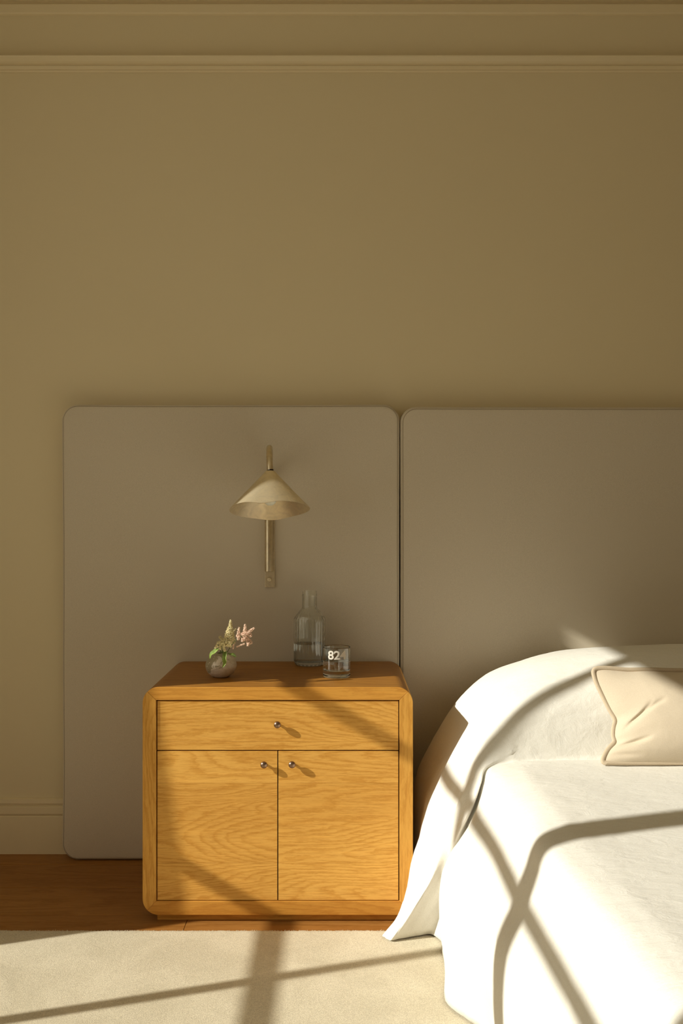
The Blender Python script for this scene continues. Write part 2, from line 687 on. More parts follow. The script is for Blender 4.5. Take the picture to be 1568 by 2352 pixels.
# window in the left wall: frame, stiles, glazing bars, panes
wf = MB()
wf.box(WX - .03, WX + .03, WY0, WY1, WZ1 - .075, WZ1).box(WX - .03, WX + .03, WY0, WY1, WZ0, WZ0 + .05)
wf.box(WX - .03, WX + .03, WY0, WY0 + .05, WZ0, WZ1).box(WX - .03, WX + .03, WY1 - .05, WY1, WZ0, WZ1)
win = struct(wf.build('window_1', M_winframe))
for y, wd, name in ((1.611, .028, 'glazing_bar'), (1.015, .080, 'stile'), (.33, .080, 'stile'), (-.27, .028, 'glazing_bar'), (-.87, .080, 'stile')):
    MB().box(WX - .018, WX + .018, y - wd / 2, y + wd / 2, WZ0 + .05, WZ1 - .075).build(name, M_winframe, win)
for z in (1.070, 1.700):
    MB().box(WX - .016, WX + .016, WY0 + .05, WY1 - .05, z - .014, z + .014).build('glazing_bar', M_winframe, win)
ys = [WY0 + .05, -.87, -.27, .33, 1.015, 1.611, WY1 - .05]
zs = [WZ0 + .05, 1.070, 1.700, WZ1 - .075]
for ya, yb in zip(ys, ys[1:]):
    for za, zb in zip(zs, zs[1:]):
        MB().add([(WX, ya, za), (WX, yb, za), (WX, yb, zb), (WX, ya, zb)], [(0, 1, 2, 3)]).build('pane', M_pane, win)
MB().box(WX + .03, XL + .03, WY0 - .03, WY1 + .03, WZ0 - .03, WZ0).build('sill', M_winframe, win)

# curtain drawn to the far side of the window
g = []
for i in range(25):
    z = 0.02 + (2.44 - 0.02) * i / 24
    e = 2.020 + 0.054 * (z - 0.64) + 0.034
    row = []
    for k in range(49):
        t = k / 48
        y = e + (2.62 - e) * t
        amp = 0.022 * min(1, t * 6)
        row.append(Vector((-1.885 + amp * math.sin(t * 2 * math.pi * 7), y, z)))
    g.append(row)


def grid_mb(rows, smooth=True, wrap=False):
    vs = [p for r in rows for p in r]
    w_ = len(rows[0])
    fs = []
    for i in range(len(rows) - 1):
        for k in range(w_ if wrap else w_ - 1):
            k2 = (k + 1) % w_
            fs.append((i * w_ + k, i * w_ + k2, (i + 1) * w_ + k2, (i + 1) * w_ + k))
    return MB().add(vs, fs, smooth)


cur = grid_mb(g).build('curtain', M_curtain, fix=False)
tag(cur, 'pale linen curtain drawn to the side of the window in the left wall', 'curtain')
md = cur.modifiers.new('cloth', 'SOLIDIFY')
md.thickness = 0.003

# ------------------------------------------------------------------ rug
RY1 = 2.506
rx0, rx1, ry0, rz = -1.85, 2.6, -1.2, 0.0125
rows = []
nx = 420
for yy, zz in ((RY1 - 0.004, 0.0005), (RY1, 0.006), (RY1 - 0.002, 0.0105), (RY1 - 0.008, rz), (RY1 - 0.02, rz), (1.9, rz), (0.6, rz), (ry0, rz), (ry0 - .005, .0005)):
    row = []
    for k in range(nx + 1):
        x = rx0 + (rx1 - rx0) * k / nx
        j = 0.0022 * noise.noise((x * 70, yy * 3, 0)) + 0.002 * noise.noise((x * 9, 0, 5)) if yy > 2 else 0
        row.append(Vector((x, yy + j, zz + (0.0008 * noise.noise((x * 120, zz * 90, 3)) if 0.004 < zz < 0.0124 else 0))))
    rows.append(row)
rug = grid_mb(rows).build('rug', M_rug, origin=(0.3, 0.7, 0))
tag(rug, 'plain beige wool rug with a short pile lying in front of the nightstand', 'rug')
pm = MB()
for _ in range(5200):
    x = random.uniform(-1.02, 0.30)
    y = RY1 + random.uniform(-0.012, 0.001)
    a = random.uniform(0, 6.28)
    h = random.uniform(0.001, 0.0036)
    dx, dy = 0.0007 * math.cos(a), 0.0007 * math.sin(a)
    lx, ly = random.gauss(0, .0016), random.gauss(0.001, .0016)
    z0 = 0.009
    pm.add([(x - dx, y - dy, z0), (x + dx, y + dy, z0), (x + lx, y + ly, z0 + h)], [(0, 1, 2)])
tag(pm.build('pile', M_rug, rug, fix=False), 'fuzzy pile along the rug edge', kind='stuff')


# ------------------------------------------------------------------ headboard panels
def rrect(x0, x1, z0, z1, rt, rb, n=12):
    pts = []
    for cx, cz, r, a0 in ((x1 - rt, z1 - rt, rt, 0), (x0 + rt, z1 - rt, rt, 90), (x0 + rb, z0 + rb, rb, 180), (x1 - rb, z0 + rb, rb, 270)):
        for k in range(n + 1):
            a = math.radians(a0 + 90 * k / n)
            pts.append((cx + r * math.cos(a), cz + r * math.sin(a)))
    # denser straight runs so the padding can sag and the edge can waver
    out = []
    for (a, b), (c, d) in zip(pts, pts[1:] + pts[:1]):
        L = math.hypot(c - a, d - b)
        k = max(1, int(L / 0.04))
        out += [(a + (c - a) * i / k, b + (d - b) * i / k) for i in range(k)]
    return out


def headboard(x0, x1, z0, z1, label, seam_in, rt=.050):
    root = thing('headboard_panel', ((x0 + x1) / 2, YW - .03, 0), label, 'headboard', 'upholstered headboard panels on the wall')
    cx, cz = (x0 + x1) / 2, (z0 + z1) / 2
    yb, yf = YW - 0.002, 3.034

    def ring(ins, y, wob=True):
        r = max(rt - ins, 0.004)
        out = []
        for x, z in rrect(x0 + ins, x1 - ins, z0 + ins, z1 - ins, r, r):
            j = 0.0022 * noise.noise((x * 2.6, z * 2.6, 1.3)) if wob else 0
            out.append(Vector((x + j * (1 if x > cx else -1), y, z + j)))
        return out
    # rings from the back edge over the rounded front edge; same point count needs a common parametrisation
    base = rrect(x0, x1, z0, z1, rt, rt)
    def ring2(ins, y):
        out = []
        n = len(base)
        for i, (x, z) in enumerate(base):
            a, b = base[i - 1], base[(i + 1) % n]
            tx, tz = b[0] - a[0], b[1] - a[1]
            L = math.hypot(tx, tz) or 1
            nx_, nz_ = -tz / L, tx / L      # inward normal for a counter-clockwise outline
            j = 0.003 * noise.noise((x * 2.4, z * 2.4, 1.3))
            out.append(Vector((x + nx_ * (ins + j), y, z + nz_ * (ins + j))))
        return out
    R = 0.013
    prof = [(0.004, yb), (0.0, yb - .006), (0.0, yf + R + .001)]
    for k in range(1, 8):
        a = math.pi / 2 * k / 7
        prof.append((R * (1 - math.cos(a)), yf + R + .001 - (R + .0005) * math.sin(a)))
    prof += [(0.034, yf - .0005)]
    rings = [ring2(i, y) for i, y in prof]
    mb = grid_mb(rings, True, wrap=True)
    last = rings[-1]
    n = len(last)
    # padded front: rings shrinking to the middle
    o = len(mb.v) - n
    prev = list(range(o, o + n))
    for s, dy in ((0.9, -.0022), (0.72, -.0035), (0.4, -.004)):
        st = len(mb.v)
        for p in last:
            mb.v.append(Vector((cx + (p.x - cx) * s, p.y + dy, cz + (p.z - cz) * s)))
        for k in range(n):
            k2 = (k + 1) % n
            mb.f.append((prev[k], prev[k2], st + k2, st + k))
            mb.sm.append(True)
        prev = list(range(st, st + n))
    mb.f.append(tuple(prev))
    mb.sm.append(True)
    mb.build('cushion', M_linen_panel, root)
    sm_ = MB().tube(ring2(seam_in, yf + .0008 + R * (1 - math.sqrt(max(0, 1 - (1 - seam_in / R) ** 2)))), 0.0011, 8, closed=True)
    sm_.build('piping', M_piping, root)
    return root


headboard(-.853, .1765, 0.002, 1.3915, 'taupe upholstered headboard panel behind the nightstand, carrying the brass wall lamp', .0065)
headboard(.1800, 2.25, 0.002, 1.3850, 'taupe upholstered headboard panel behind the white bed and its pillow bulge', .0080)

# ------------------------------------------------------------------ nightstand
NX0, NX1, NZ0, NZ1, NYF, NYB = -.515, .185, .0202, .611, 2.578, 3.018
IX0, IX1, IZ0, IZ1 = -.480, .150, .0562, .577
NR = .042
ns = thing('nightstand', ((NX0 + NX1) / 2, (NYF + NYB) / 2, 0),
           'honey oak nightstand with rounded mitred frame, one drawer and two doors', 'nightstand')


def arc(cx, cz, a0, a1, n=8):
    return [(cx + NR * math.cos(math.radians(a0 + (a1 - a0) * k / n)), cz + NR * math.sin(math.radians(a0 + (a1 - a0) * k / n))) for k in range(n + 1)]


def case(name, poly, mat):
    o = MB().prism_y(poly, NYF, NYB).build(name, mat, ns)
    bm = bmesh.new()
    bm.from_mesh(o.data)
    es = [e for e in bm.edges if len(e.link_faces) == 2 and all(abs(v.co.y - (NYF - ns.location.y)) < 1e-5 for v in e.verts)]
    bmesh.ops.bevel(bm, geom=es, offset=.0012, segments=2, affect='EDGES', profile=.5)
    for f in bm.faces:
        f.smooth = True
    bm.to_mesh(o.data)
    bm.free()
    for e in o.data.edges:
        pass
    md_ = o.modifiers.new('edge', 'EDGE_SPLIT')
    md_.split_angle = math.radians(28)
    return o


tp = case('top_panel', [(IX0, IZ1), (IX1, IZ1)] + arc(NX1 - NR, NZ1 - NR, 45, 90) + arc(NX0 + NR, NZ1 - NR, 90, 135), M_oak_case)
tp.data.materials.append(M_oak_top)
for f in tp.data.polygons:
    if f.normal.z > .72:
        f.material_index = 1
case('bottom_panel', [(IX1, IZ0), (IX0, IZ0)] + arc(NX0 + NR, NZ0 + NR, 225, 270) + arc(NX1 - NR, NZ0 + NR, 270, 315), M_oak_case)
case('side_panel', [(IX0, IZ0), (IX0, IZ1)] + arc(NX0 + NR, NZ1 - NR, 135, 180) + arc(NX0 + NR, NZ0 + NR, 180, 225), M_oak_side)
case('side_panel', [(IX1, IZ1), (IX1, IZ0)] + arc(NX1 - NR, NZ0 + NR, 315, 360) + arc(NX1 - NR, NZ1 - NR, 0, 45), M_oak_side)
MB().box(IX0, IX1, NYB - .02, NYB - .008, IZ0, IZ1).build('back_panel', M_oak_x, ns)
MB().box(-.480, .150, 2.597, 2.98, 0.0, NZ0 + .0005).build('plinth', M_oak_case, ns, bevel=.0006, segs=1)
GAP, YD = .0026, NYF + .004
DZ = .4455                       # joint between drawer and doors
XM = (IX0 + IX1) / 2


def front(name, x0, x1, z0, z1, splits):
    core = MB().box(x0 + .0005, x1 - .0005, YD + .0030, YD + .018, z0 + .0005, z1 - .0005).build(name, M_oak_x, ns)
    e = [z1] + splits + [z0]
    for a, b in zip(e, e[1:]):
        o = MB().box(x0, x1, YD, YD + .0028, b + .00012, a - .00012).build('board', M_oak_x, core, bevel=.00035, segs=1)
    return core


drawer = front('drawer', IX0 + GAP, IX1 - GAP, DZ + GAP / 2, IZ1 - GAP, [.4685])
door_a = front('door', IX0 + GAP, XM - GAP / 2, IZ0 + GAP * .6, DZ - GAP / 2, [.3610, .1530])
door_b = front('door', XM + GAP / 2, IX1 - GAP, IZ0 + GAP * .6, DZ - GAP / 2, [.3610, .1530])


def knob(x, z, parent):
    pf = [(0, -.001), (.0045, -.001), (.0042, .001), (.0034, .003), (.0034, .0075), (.0046, .0090), (.0074, .0102),
          (.0090, .0125), (.0091, .0145), (.0080, .0172), (.0055, .0190), (.0026, .0198), (0, .0200)]
    MB().lathe((x, YD, z), pf, 28, axis=(0, -1, 0)).build('knob', M_knob, parent)


knob(-.1655, .5150, drawer)
knob(-.2000, .4115, door_a)
knob(-.1276, .4120, door_b)
ZT = NZ1

# ------------------------------------------------------------------ vase with astilbe
VC = Vector((-.331, 2.735, ZT + .0005))
vs = thing('vase', VC, 'small round silver vase with mottled tarnish at the left of the nightstand top', 'vase')
pf = [(0, 0), (.016, 0), (.0235, .0025), (.0345, .011), (.0410, .022), (.0427, .032), (.0405, .043), (.0345, .053),
      (.0255, .0605), (.0165, .0645), (.0125, .0655), (.0112, .0645), (.0150, .061), (.026, .054), (.034, .044), (.036, .032), (.028, .012), (.012, .006), (0, .006)]
pfs = [(p.x, p.y) for p in bez([(r, h, 0) for r, h in pf], 4)]
pfs = [(max(r, 0.0) if r > 1e-4 else 0, h) for r, h in pfs]


def vrad(t, r, h):
    return r * (1 + 0.02 * math.cos(t - 0.6) * (h / .06))


MB().lathe(VC, pfs, 56, rad=vrad).build('body', M_vase, vs)

ICO_V = []
_t = (1 + 5 ** .5) / 2
for a, b in ((-1, _t), (1, _t), (-1, -_t), (1, -_t)):
    ICO_V += [(a, b, 0)]
for a, b in ((-1, _t), (1, _t), (-1, -_t), (1, -_t)):
    ICO_V += [(0, a, b)]
for a, b in ((_t, -1), (_t, 1), (-_t, -1), (-_t, 1)):
    ICO_V += [(a, 0, b)]
ICO_V = [Vector(v).normalized() for v in ICO_V]
ICO_F = [(0, 11, 5), (0, 5, 1), (0, 1, 7), (0, 7, 10), (0, 10, 11), (1, 5, 9), (5, 11, 4), (11, 10, 2), (10, 7, 6), (7, 1, 8),
         (3, 9, 4), (3, 4, 2), (3, 2, 6), (3, 6, 8), (3, 8, 9), (4, 9, 5), (2, 4, 11), (6, 2, 10), (8, 6, 7), (9, 8, 1)]


def plume(mb, a, b, r0, r1, n, fr=(.0006, .0013)):
    """florets crowded round the spike from a to b"""
    a, b = Vector(a), Vector(b)
    ax = (b - a).normalized()
    for i in range(int(n * 2.0)):
        t = random.random() ** 1.25
        rr = (r0 + (r1 - r0) * t) * (0.25 + 0.75 * random.random() ** .5)
        d = Vector((random.gauss(0, 1), random.gauss(0, 1), random.gauss(0, 1)))
        d = (d - ax * d.dot(ax))
        d = d.normalized() if d.length > 1e-4 else ax.orthogonal()
        c = a + (b - a) * t + d * rr
        s = random.uniform(*fr)
        st = Vector((1, 1, random.uniform(1.0, 1.9)))
        q = Vector((random.gauss(0, 1), random.gauss(0, 1), random.gauss(0, 1))).normalized().to_track_quat('Z', 'Y')
        mb.add([c + q @ Vector((v.x * s, v.y * s, v.z * s * st.z)) for v in ICO_V], ICO_F)


def leaf(mb, pts, wid, curl=.35, nz=Vector((0, -1, .4))):
    """a toothed leaf along pts; the two halves fold up from the midrib"""
    c = bez(pts, 6)
    n = len(c)
    rows_ = []
    for i, p in enumerate(c):
        t = i / (n - 1)
        tg = (c[min(i + 1, n - 1)] - c[max(i - 1, 0)]).normalized()
        sd = tg.cross(nz).normalized()
        up = sd.cross(tg).normalized()
        wdt = wid * (math.sin(math.pi * min(1, t * .93 + .05)) ** .8) * (1 + .16 * (i % 2))
        if i in (0, n - 1):
            wdt = wid * .03
        rows_.append([p + sd * wdt * u + up * (abs(u) * curl * wdt) for u in (-1, -.5, 0, .5, 1)])
    g_ = grid_mb(rows_)
    mb.add(g_.v, g_.f, True)


mouth = VC + Vector((0.004, 0, .060))


def sprig(label, off, stem_pts, spikes, mat, leaves, group='astilbe sprigs in the silver vase'):
    r = thing('flower_sprig', mouth, label, 'flower', group)
    sb = MB()
    c = bez([mouth + Vector((off, 0, -.045)), mouth + Vector((off * 1.2, 0, .010))] + stem_pts, 6)
    sb.tube(c, [.0011 - .0006 * i / (len(c) - 1) for i in range(len(c))], 6)
    fb = MB()
    for a, b, r0, r1, n in spikes:
        j = min(c, key=lambda p: (p - Vector(a)).length)
        sb.tube([j, (j + Vector(a)) / 2 + Vector((0, 0, .001)), a, b], [.0006, .0005, .0004, .0003], 5)
        plume(fb, a, b, r0 * 1.4, r1 * 1.35, int(n * 1.25))
    sb.build('stem', M_stem, r)
    tag(fb.build('blossom', mat, r, fix=False), kind='stuff')
    for pts, wd, cu, nz in leaves:
        lb = MB()
        leaf(lb, pts, wd, cu, nz)
        o = lb.build('leaf', M_leaf, r, fix=False)
    return r


D1 = 2.644
A = lambda x, y, d=None: at(x, y, d or D1)
sprig('upright cream astilbe plume rising from the silver vase', .000,
      [A(514, 1499, 2.712), A(518, 1484), A(524, 1460), A(529, 1432)],
      [(A(527, 1462), A(530, 1424), .0095, .0012, 210), (A(526, 1478), A(527, 1450), .013, .008, 230),
       (A(519, 1480), A(504, 1462, D1 + .02), .004, .0022, 75), (A(522, 1474), A(541, 1444, D1 + .02), .003, .0015, 45),
       (A(520, 1484), A(532, 1472), .005, .003, 60)],
      M_cream,
      [([A(521, 1500, 2.70), A(527, 1503), A(535, 1505, 2.623), A(542, 1509, 2.618)], .0055, .5, Vector((0.2, -1, .9)))])
D1 = 2.604
sprig('pink astilbe plume leaning towards the glass carafe', .005,
      [A(520, 1499, 2.690), A(529, 1486), A(540, 1472), A(560, 1456), A(572, 1450)],
      [(A(566, 1456), A(584, 1442), .0042, .0016, 120), (A(562, 1458), A(563, 1434), .0050, .0016, 130),
       (A(547, 1463), A(549, 1441), .0042, .0012, 85), (A(570, 1452), A(577, 1462), .004, .003, 60),
       (A(558, 1466), A(556, 1474), .004, .002, 45), (A(548, 1462), A(547, 1470), .003, .002, 35),
       (A(560, 1462), A(577, 1478, D1 + .01), .006, .0035, 130), (A(570, 1476), A(569, 1484), .003, .0015, 30),
       (A(562, 1478), A(543, 1486), .0016, .001, 30), (A(536, 1479), A(535, 1491), .0016, .001, 26), (A(556, 1460), A(570, 1452), .0055, .005, 110)],
      M_pink, [])
D1 = 2.580
sprig('low cream astilbe cluster drooping over the lip of the silver vase', -.005,
      [A(509, 1500, 2.690), A(510, 1492), A(509, 1482), A(512, 1475)],
      [(A(512, 1476), A(498, 1476), .0042, .002, 80), (A(513, 1478), A(530, 1478), .0058, .004, 130), (A(507, 1478), A(505, 1492), .003, .0015, 55),
       (A(513, 1482), A(516, 1496), .003, .0018, 55), (A(500, 1482), A(493, 1489), .003, .0012, 40), (A(524, 1478), A(531, 1486), .003, .0015, 40)],
      M_cream,
      [([A(508, 1492, 2.675), A(501, 1490, 2.628), A(492, 1498, 2.623), A(485, 1503, 2.623), A(482, 1513, 2.628)], .0058, .45, Vector((-.3, -1, .9))),
       ([A(516, 1494, 2.675), A(517, 1499, 2.633), A(515, 1512, 2.628), A(516, 1522, 2.633), A(511, 1533, 2.636)], .0050, .9, Vector((0, -1, .15)))])

# ------------------------------------------------------------------ carafe
CC = Vector((-.0945, 2.950, ZT + .0004))
cf = thing('carafe', CC, 'fluted clear glass carafe half full of water at the back of the nightstand', 'carafe')
NF = 22


def flute(t, r, h):
    k = 0.022
    if h > .205 or h < .0035:
        k = 0.0
    return r * (1 + k * (abs(math.cos(t * NF / 2)) - .5))


outer = [(0, 0), (.036, 0), (.0425, .0025), (.0455, .008), (.0462, .014), (.0462, .132), (.0455, .138), (.043, .143), (.030, .160), (.0232, .1675), (.0218, .172),
         (.0218, .203), (.0225, .206), (.0213, .2085), (.0208, .2200), (.0192, .2200)]
inner = [(.0192, .2080), (.0195, .203), (.0195, .172), (.0205, .1685), (.0275, .160), (.0405, .1435), (.0425, .138), (.0436, .132), (.0436, .016), (.041, .0125), (.034, .0115), (0, .0115)]
MB().lathe(CC, dense(outer + inner), NF * 8, rad=lambda t, r, h: flute(t, r, h)).build('bottle', M_glass, cf)
wl = .0640
wp = [(0, .0113), (.0345, .0113), (.0412, .0124), (.0438, .0158), (.0438, wl), (.0405, wl - .0008), (0, wl - .0008)]
MB().lathe(CC, dense(wp), NF * 8, rad=lambda t, r, h: flute(t, r, .05)).build('water', M_water, cf)

# ------------------------------------------------------------------ drinking glass
GC = Vector((-.0132, 2.737, ZT + .0004))
gl = thing('drinking_glass', GC, 'clear water tumbler with frosted number 824 half full on the nightstand', 'glass')
go = [(0, .0010), (.030, .0005), (.0345, 0), (.0365, .0018), (.0375, .005), (.0378, .0815), (.0372, .0825), (.0364, .0825),
      (.0358, .0815), (.0352, .021), (.0335, .0185), (.028, .0178), (0, .0178)]
MB().lathe(GC, dense(go), 96).build('tumbler', M_glass, gl)
gw = [(0, .0176), (.0282, .0176), (.0338, .0184), (.0354, .0209), (.0355, .0455), (.0338, .0447), (0, .0445)]
MB().lathe(GC, dense(gw), 96).build('water', M_water, gl)
bb_ = MB()
for _ in range(230):
    a_ = random.uniform(0, 2 * math.pi)
    rr_ = .0349 - abs(random.gauss(0, .0022))
    c_ = GC + Vector((rr_ * math.cos(a_), rr_ * math.sin(a_), random.uniform(.0215, .0435)))
    s_ = random.uniform(.00025, .00055)
    bb_.add([c_ + v * s_ for v in ICO_V], ICO_F, True)
tag(bb_.build('bubbles', M_bubble, gl), kind='stuff')
fc = bpy.data.curves.new('digits', 'FONT')
fc.body = '824'
fc.size = 0.0345
fc.extrude = 0.00008
fc.offset = 0.00085
fc.space_character = 1.0
fo = bpy.data.objects.new('digits', fc)
COL.objects.link(fo)
dg = bpy.context.evaluated_depsgraph_get()
me = bpy.data.meshes.new_from_object(fo.evaluated_get(dg))
bpy.data.objects.remove(fo)
xs_ = [v.co.x for v in me.vertices]
zs_ = [v.co.y for v in me.vertices]
cxm, czm = (min(xs_) + max(xs_)) / 2, (min(zs_) + max(zs_)) / 2
sx, sz = .0525 / (max(xs_) - min(xs_)), .0240 / (max(zs_) - min(zs_))
bm = bmesh.new()
bm.from_mesh(me)
bmesh.ops.triangulate(bm, faces=bm.faces)
bmesh.ops.subdivide_edges(bm, edges=[e for e in bm.edges if e.calc_length() > .004], cuts=3)
for v in bm.verts:
    arc_l = (v.co.x - cxm) * sx + .0012
    th = arc_l / .0380
    rr = .03795 + v.co.z
    v.co = Vector((rr * math.sin(th), -rr * math.cos(th), .0640 + (v.co.y - czm) * sz))
bm.to_mesh(me)
bm.free()
me.materials.append(M_frost)
no = bpy.data.objects.new('number', me)
COL.objects.link(no)
no.parent = gl
no['label'] = 'frosted white number 824'

# ------------------------------------------------------------------ wall lamp
LX, LY = -.2172, 3.030
lamp = thing('wall_lamp', (LX, LY, .8355), 'brass wall lamp with a bent cone shade on the headboard panel', 'lamp')
PW = .0152
MB().box(LX - PW, LX + PW, LY - .008, LY + .012, .8355, 1.10).build('back_plate', M_brass_d, lamp, bevel=.0012)
tc = Vector((LX - .0028, LY - .016, 0))
MB().lathe((tc.x, tc.y, .8835), [(0, 0), (.0110, 0), (.0122, .0012), (.0122, .225), (.0112, .2265), (0, .2265)], 32).build('tube', M_brass_d, lamp)
MB().lathe((LX - .002, LY - .008, CAMH - 155 * 3.02 / F), [(.0070, 0), (.0070, .005), (.0058, .0066), (.0028, .0072), (.0026, .0062), (0, .0062)], 24, axis=(0, -1, 0)).build('switch', M_brass, lamp)
SX, SY = -.1983, 2.774
pts = [Vector((tc.x, LY - .020, 1.10)), Vector((tc.x + .001, LY - .020, 1.16))]
ya, yb_ = LY - .020, SY
rad = (ya - yb_) / 2
for k in range(0, 17):
    a = math.pi * k / 16
    pts.append(Vector((tc.x + (SX + .001 - tc.x) * (k / 16) * .9 + .001, (ya + yb_) / 2 + rad * math.cos(a), (1.167 + .0830 * math.sin(a)) if k <= 8 else (1.181 + .0690 * math.sin(a)))))
MB().tube(pts, .0087, 20).build('arm', M_brass_d, lamp)
axis = Vector((0, -.20, -.98)).normalized()
sh0 = Vector((SX + .0004, SY - .002, 1.1765))
MB().lathe((SX + .0004, SY, 1.1835), [(0, 0), (.0086, 0), (.0086, -.008), (0, -.008)], 20).build('ferrule', M_black, lamp)
# shade: a cone of sheet brass, its rim bent into a soft wave
H, R0, R1 = .1092, .0135, .1114
mat3 = axis.to_track_quat('Z', 'Y').to_matrix()
ez = axis
ex = Vector((1, 0, 0))
ey = ez.cross(ex).normalized()


def shade_pt(t, s, off):
    """t: angle (0 = towards +x, pi/2 = along ey), s: 0 top .. 1 rim"""
    r = R0 + (R1 - R0) * s + off
    wob = s * s
    p0 = ex * math.cos(t) + ey * math.sin(t)
    al = math.degrees(math.atan2(p0.y, p0.x)) % 360
    h = H * s + wob * rim_wave(al)
    return sh0 + ex * (r * math.cos(t)) + ey * (r * math.sin(t)) + ez * h


# height of the bent rim round the shade: angle (0 right, 90 wall side, 270 room side), millimetres down
RIM = [(0, -4), (25, -3.5), (55, -1.5), (90, 6), (115, 3), (150, 3.5), (180, 3), (215, -1), (240, -2.5), (265, 4.5), (285, -3), (315, -4.5), (345, -4.5), (360, -4)]


def rim_wave(al):
    tot, wt = 0.0, 0.0
    for k in range(-12, 13, 3):             # a small blur keeps the bends soft
        q = (al + k) % 360
        for (a0, v0), (a1, v1) in zip(RIM, RIM[1:]):
            if a0 <= q <= a1:
                u = (q - a0) / (a1 - a0)
                u = u * u * (3 - 2 * u)
                tot += v0 + (v1 - v0) * u
                wt += 1
                break
    return tot / wt * .00122


rows = []
ss = [0, .05, .15, .3, .45, .6, .75, .88, .96, 1.0]
for s in ss:
    rows.append([shade_pt(2 * math.pi * k / 96, s, 0) for k in range(96)])
for s in reversed(ss):
    rows.append([shade_pt(2 * math.pi * k / 96, s, -.0012) + ez * .0006 for k in range(96)])
sh = grid_mb(rows, True, wrap=True)
sh.f.append(tuple(range(95, -1, -1)))
sh.sm.append(False)
n0 = (len(rows) - 1) * 96
sh.f.append(tuple(range(n0, n0 + 96)))
sh.sm.append(False)
sh.build('shade', M_brass, lamp)
bc = sh0 + ez * .078
prof = [(0, .019), (.008, .0173), (.0140, .0130), (.0177, .0065), (.0186, 0), (.0177, -.0065), (.0150, -.0125), (.0115, -.022), (.0105, -.034), (0, -.034)]
MB().lathe(bc, prof, 32, axis=axis).build('bulb', M_bulb, lamp)
MB().lathe(sh0, [(0, .002), (.0125, .002), (.0125, .046), (0, .046)], 24, axis=axis).build('socket', M_brass_d, lamp)

# ------------------------------------------------------------------ bed: white coverlet over mattress and pillows
far = [1.95, 1.30]


def stn(y, top, pts):
    """a cross-section: two points far right at the height of the top, then (x, z) or (x, y, z) points to the hem"""
    out = [Vector((far[0], y, top)), Vector((far[1], y, top))]
    for p in pts:
        out.append(Vector((p[0], y, p[1])) if len(p) == 2 else Vector(p))
    return out


